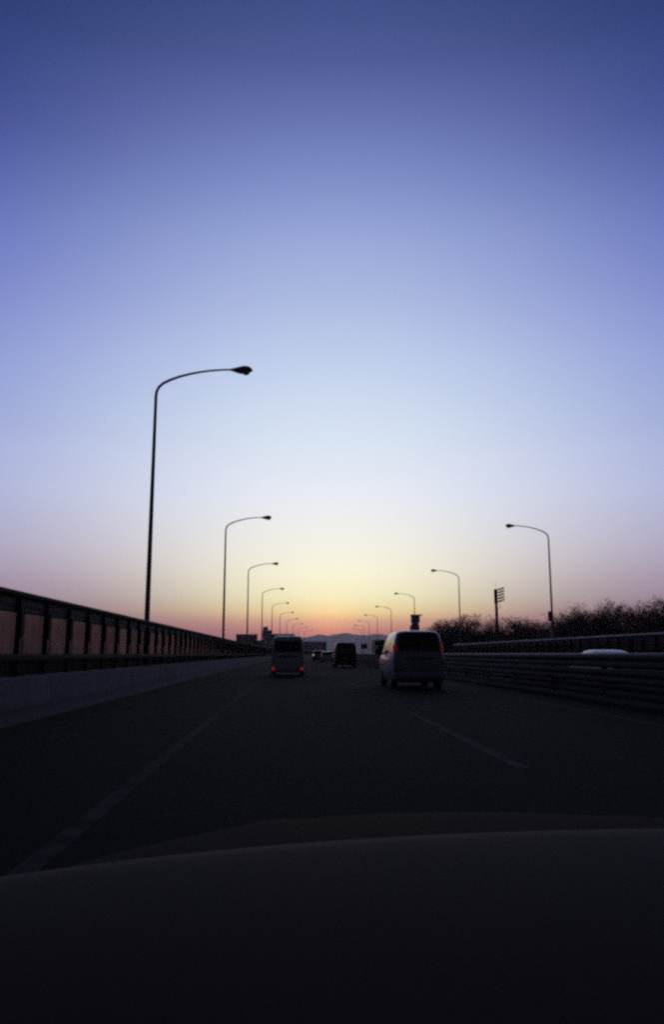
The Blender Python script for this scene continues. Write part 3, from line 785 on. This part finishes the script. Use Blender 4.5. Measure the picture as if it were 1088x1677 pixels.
# ------------------------------------------------------------------ floodlight mast
FD = 150.0
fm = thing('floodlight_mast', 'tall sports floodlight mast with five tilted lamp rows rising from the bare trees', 'floodlight', (lat_at(814.5, FD), FD, -0.35))
ht = z_at(965, FD) + 0.35
obj('pole', MB().tube([(0, 0, 0), (0, 0, ht * 0.5), (0, 0, ht - 0.1)], [0.34, 0.29, 0.24], 14), 'steel_dark', fm, smooth=50)
obj('backing_frame', MB().cbox(-0.34, 0.26, -0.16, 0.16, ht - 2.75, ht, 0.02), 'steel_dark', fm)
obj('aerial', MB().tube([(0.0, 0, ht), (0, 0, ht + 1.6)], 0.02, 6), 'steel_dark', fm)
obj('cable_loop', MB().tube([(0.5, 0, ht - 2.75), (0.75, 0, ht - 3.1), (0.72, 0, ht - 3.5), (0.45, 0, ht - 3.62), (0.25, 0, ht - 3.5)], 0.035, 6), 'steel_dark', fm)
for k in range(5):
    zc = ht - 0.08 - k * 0.56
    rowm = MB()
    a = Vector((0.1, -0.1, zc - 0.10)); b = Vector((1.25, -0.7, zc + 0.34))
    rowm.tube([a, b], 0.10, 6)
    r_ = obj('lamp_row', rowm, 'steel_dark', fm)
    for q_ in (0.3, 0.6, 0.92):
        c_ = a.lerp(b, q_)
        obj('floodlight', MB().tube([c_ + Vector((-0.1, 0.05, -0.02)), c_ + Vector((0.0, 0.0, -0.04)), c_ + Vector((0.2, -0.08, -0.03)), c_ + Vector((0.22, -0.09, -0.03))], [0.08, 0.15, 0.2, 0.2], 10), 'steel_dark', r_, smooth=40)

# ------------------------------------------------------------------ far buildings
def block(mb, px0, px1, py_top, d, depth=12, z0=-0.4):
    return mb.box(lat_at(px0, d), lat_at(px1, d), d, d + depth, z0, z_at(py_top, d))
def windows(root, px0, px1, py0, py1, d, nx, ny, fill=0.6):
    for j in range(ny):
        for i in range(nx):
            a = px0 + (px1 - px0) * (i + 0.5 - fill / 2) / nx; b = px0 + (px1 - px0) * (i + 0.5 + fill / 2) / nx
            t = py0 + (py1 - py0) * (j + 0.3) / ny; u = py0 + (py1 - py0) * (j + 0.7) / ny
            obj('window', MB().box(lat_at(a, d), lat_at(b, d), d - 0.06, d + 0.05, z_at(u, d), z_at(t, d)), 'glass_dark', root)
BG = 'buildings on the horizon left of the road'
b = thing('office_block', 'low wide grey block on the horizon behind the second street lamp from the left', 'building', group=BG)
obj('wall', block(MB(), 388, 421, 1040.2, 480), 'building_grey', b); obj('roof', MB().box(lat_at(387.5, 480), lat_at(421.5, 480), 479.6, 492.4, z_at(1040.1, 480), z_at(1039, 480)), 'roofing', b)
windows(b, 389, 420, 1042, 1058, 480, 8, 3)
b = thing('apartment_tower', 'stepped grey tower on the horizon, tallest building, left of the white van', 'building', group=BG)
obj('wall', block(MB(), 430.5, 445, 1033.5, 620, 14), 'building_blue', b); obj('upper_storeys', MB().box(lat_at(431, 620), lat_at(438.5, 620), 621, 632, z_at(1033.5, 620) + 0.01, z_at(1027, 620)), 'building_blue', b)
obj('roof', MB().box(lat_at(438.6, 620), lat_at(445.3, 620), 619.7, 634.3, z_at(1033.4, 620), z_at(1032.6, 620)), 'roofing', b)
windows(b, 431.5, 444.5, 1035, 1062, 620, 4, 6)
b = thing('warehouse', 'long low flat building on the horizon right behind the white van', 'building', group=BG)
obj('wall', block(MB(), 446, 482, 1040, 540, 20), 'building_grey', b); obj('roof', MB().box(lat_at(445.5, 540), lat_at(483, 540), 539.5, 560.5, z_at(1039.9, 540), z_at(1038.6, 540)), 'roofing', b)
windows(b, 447, 482, 1043, 1056, 540, 9, 2)
b = thing('warehouse', 'dark low building on the horizon between the white van and the dark van', 'building', group=BG)
obj('wall', block(MB(), 486, 534, 1052, 700, 20), 'building_brown', b); obj('roof', MB().box(lat_at(485.5, 700), lat_at(534.5, 700), 699.5, 720.5, z_at(1051.9, 700), z_at(1050.8, 700)), 'roofing', b)
windows(b, 487, 533, 1054, 1066, 700, 10, 1)
b = thing('house', 'low flat house between the grey block and the stepped tower', 'building', group=BG)
obj('wall', block(MB(), 417, 433, 1050, 420, 10), 'building_brown', b); obj('roof', MB().box(lat_at(416.5, 420), lat_at(433.5, 420), 419.6, 430.4, z_at(1049.9, 420), z_at(1048.8, 420)), 'roofing', b)
windows(b, 418, 432, 1053, 1062, 420, 4, 1)
TD = 380.0
b = thing('lookout_tower', 'slim dark tower with overhanging flat roof seen just above the silver minivan', 'building')
def tb(px0, px1, py0, py1, dep=5.0, y0=0.0): return MB().box(lat_at(px0, TD), lat_at(px1, TD), TD + y0, TD + y0 + dep, z_at(py1, TD), z_at(py0, TD))
obj('base', tb(673, 686, 1024.1, 1071), 'building_brown', b)
obj('shaft', tb(675.2, 685.4, 1019.1, 1024, 4, 0.4), 'building_grey', b)
obj('cabin', tb(674.6, 687, 1008.2, 1019), 'building_brown', b)
obj('roof', tb(674, 691, 1006.8, 1008.1, 6, -0.5), 'roofing', b)
for i in range(3): obj('window', tb(675.6 + i * 3.9, 678.4 + i * 3.9, 1011, 1014.5, 0.1, -0.06), 'glass_dark', b)
# sign seen from behind, far along the right edge
sg = thing('road_sign', 'rectangular road sign on two posts far ahead right of the dark van', 'sign')
SD = 250.0
obj('board', MB().cbox(lat_at(589.5, SD), lat_at(601, SD), SD, SD + 0.08, z_at(1062.5, SD), z_at(1054, SD), 0.02), 'sign_grey', sg)
for px in (592, 598.5): obj('post', MB().tube([(lat_at(px, SD), SD + 0.16, -0.1), (lat_at(px, SD), SD + 0.16, z_at(1055, SD))], 0.07, 8), 'steel_galv', sg)
mp = thing('marker_post', 'pale slim marker post far ahead between the road sign and the silver minivan', 'post')
PD = 190.0
obj('shaft', MB().tube([(lat_at(612, PD), PD, -0.1), (lat_at(612, PD), PD, z_at(1059.5, PD))], 0.14, 10), 'paint_white', mp)
obj('reflector', MB().cbox(lat_at(612, PD) - 0.12, lat_at(612, PD) + 0.12, PD - 0.18, PD - 0.14, z_at(1060.5, PD) - 0.3, z_at(1060.5, PD), 0.02), 'steel_dark', mp)

# ------------------------------------------------------------------ bare trees and scrub beyond the right barrier
def bare_tree(seed, stems):
    rng = random.Random(seed)
    trunk, crown, leaf = MB(), MB(), MB()
    def seg(mb, p, q, r0, r1, n=3):
        mb.tube([p, q], [r0, r1], n, caps=False)
    def grow(p, d, length, rad, depth):
        nseg = 3 if depth < 3 else 2
        q = p
        for k in range(nseg):
            d = (d + Vector((rng.gauss(0, .16), rng.gauss(0, .16), rng.gauss(0.05, .10)))).normalized()
            q2 = q + d * (length / nseg)
            r0 = rad * (1 - 0.35 * k / nseg); r1 = rad * (1 - 0.35 * (k + 1) / nseg)
            seg(trunk if depth == 0 else crown, q, q2, max(r0 * (1 if depth < 2 else .62), 0.0035), max(r1 * (1 if depth < 2 else .62), 0.0028), 6 if depth == 0 else 3)
            if depth >= 1 and depth < 5 and rng.random() < 0.75:
                side = Vector((rng.gauss(0, 1), rng.gauss(0, 1), rng.gauss(0.3, .5))).normalized()
                grow(q2, (d * 0.6 + side * 0.75).normalized(), length * rng.uniform(.5, .75), rad * 0.5, depth + 2 if depth < 3 else depth + 1)
            q = q2
        if depth < 5:
            for k in range(rng.choice((2, 3, 3)) if depth < 4 else 3):
                side = Vector((rng.gauss(0, 1), rng.gauss(0, 1), rng.gauss(0.1, .4))).normalized()
                grow(q, (d * 0.85 + side * 0.6).normalized(), length * rng.uniform(.62, .85), rad * 0.62, depth + 1)
        elif rng.random() < 0.16:
            for k in range(2):
                c = q + Vector((rng.gauss(0, .12), rng.gauss(0, .12), rng.gauss(0, .12)))
                a = Vector((rng.gauss(0, 1), rng.gauss(0, 1), rng.gauss(0, 1))).normalized() * 0.10
                b_ = a.cross(Vector((rng.gauss(0, 1), rng.gauss(0, 1), rng.gauss(0, 1)))).normalized() * 0.06
                leaf.add([c - a, c + b_, c + a, c - b_], [(0, 1, 2, 3)])
    for s_ in range(stems):
        a = rng.uniform(0, 6.28); t_ = rng.uniform(.1, .5)
        grow(Vector((math.cos(a) * .25, math.sin(a) * .25, 0)), Vector((math.cos(a) * t_, math.sin(a) * t_, 1)).normalized(), rng.uniform(1.7, 2.4), 0.13, 0)
    top = max(v[2] for v in crown.v)
    return trunk.mesh('trunk', 'bark', 60), crown.mesh('crown', 'twig'), leaf.mesh('dry_leaves', 'dry_leaf'), top
protos = [bare_tree(s, n) for s, n in ((3, 4), (8, 5), (21, 4), (34, 5), (55, 4))]
tree_spots = [(698, 1027, 172), (712, 1018, 168), (730, 1011, 163), (748, 1006, 160), (768, 1002, 156), (788, 1005, 158), (806, 1013, 162), (826, 1017, 142), (842, 1011, 137),
              (858, 1006, 133), (874, 1010, 128), (892, 1013, 126), (908, 1012, 128), (926, 1010, 120), (942, 1000, 116), (957, 988, 112), (974, 980, 108), (994, 977, 106),
              (1014, 982, 105), (1034, 987, 102), (1054, 982, 100), (1076, 975, 97), (1098, 972, 95), (1122, 970, 92), (1150, 972, 90)]
rng = random.Random(77)
NTH = ['leftmost', 'second', 'third', 'fourth', 'fifth', 'sixth', 'seventh', 'eighth', 'ninth', 'tenth', 'eleventh', 'twelfth', 'thirteenth', 'fourteenth', 'fifteenth', 'sixteenth', 'seventeenth', 'eighteenth', 'nineteenth', 'twentieth', 'twenty-first', 'twenty-second', 'twenty-third', 'twenty-fourth', 'twenty-fifth']
for i, (px, py, d) in enumerate(tree_spots):
    tm, cm_, lm, top = protos[i % 5]
    h = z_at(py, d) + 0.35; sc = h / top
    wd = sc * rng.uniform(1.0, 1.25)
    r_ = thing('bare_tree', 'bare twiggy tree beyond the right barrier, ' + NTH[i] + (' of the row' if i == 0 else ' from the left of the row'), 'tree', (lat_at(px, d), d + rng.uniform(-4, 4), -0.35), rng.uniform(0, 6.28), 'bare trees beyond the right barrier')
    r_.scale = (wd, wd, sc)
    link('trunk', tm, r_); link('crown', cm_, r_); link('dry_leaves', lm, r_)
# dense low scrub that fills the space below the crowns
def bush_mb(seed):
    rng = random.Random(seed); mb = MB()
    for k in range(330):
        a = rng.uniform(0, 6.28); r0 = rng.uniform(0, .5); el_ = rng.uniform(.15, 1.5); ln = rng.uniform(.7, 1.35)
        p = Vector((math.cos(a) * r0, math.sin(a) * r0, 0)); d_ = Vector((math.cos(a) * math.cos(el_), math.sin(a) * math.cos(el_), math.sin(el_)))
        q = p + d_ * ln * .5; q2 = q + (d_ + Vector((rng.gauss(0, .3), rng.gauss(0, .3), rng.gauss(.1, .2)))).normalized() * ln * .5
        mb.tube([p, q, q2], [0.014, 0.010, 0.004], 3, caps=False)
        for m_ in range(5):
            c = q.lerp(q2, rng.random()) + Vector((rng.gauss(0, .06), rng.gauss(0, .06), rng.gauss(0, .06)))
            aa = Vector((rng.gauss(0, 1), rng.gauss(0, 1), rng.gauss(0, 1))).normalized() * rng.uniform(.05, .09)
            bb = aa.cross(Vector((rng.gauss(0, 1), rng.gauss(0, 1), rng.gauss(0, 1)))).normalized() * .035
            mb.add([c - aa, c + bb, c + aa, c - bb], [(0, 1, 2, 3)])
    return mb
und = MB()
protos_b = [bush_mb(q_) for q_ in (1, 2, 3)]
for i in range(46):
    px = 694 + i * 10.4
    d = 172 - (px - 694) / 460 * 80 - 4 + rng.uniform(-4, 4)
    ytop = 1042 if px < 720 else (1037 if px < 930 else 1028)
    if px < 705: ytop = 1048
    h = z_at(ytop + rng.uniform(-5, 5), d) + .35
    sx = h * rng.uniform(.8, 1.1); a = rng.uniform(0, 6.28); ca, sa = math.cos(a) * sx, math.sin(a) * sx; x0 = lat_at(px, d); pb = protos_b[i % 3]
    und.add([(x0 + ca * x - sa * y, d + sa * x + ca * y, -.35 + z * h / 1.2) for x, y, z in pb.v], pb.f)
um_ = bpy.data.meshes.new('undergrowth'); um_.from_pydata(und.v, [], und.f); um_.materials.append(MATS['dry_leaf'])
tag(link('undergrowth', um_), 'tangled low scrub at the foot of the bare trees beyond the right barrier', 'scrub', kind='stuff')

# ------------------------------------------------------------------ haze
hz = MB().box(-5600, 5600, -200, 7800, -2.0, 195.0)
hm = bpy.data.materials.new('haze'); hm.use_nodes = True
nt = hm.node_tree; nt.nodes.clear()
pv = nt.nodes.new('ShaderNodeVolumePrincipled')
pv.inputs['Color'].default_value = (0.95, 0.86, 0.90, 1)
pv.inputs['Density'].default_value = 1.5e-4
pv.inputs['Anisotropy'].default_value = 0.55
oo = nt.nodes.new('ShaderNodeOutputMaterial'); nt.links.new(pv.outputs[0], oo.inputs['Volume'])
MATS['haze'] = hm
tag(obj('haze', hz, 'haze'), kind='stuff')
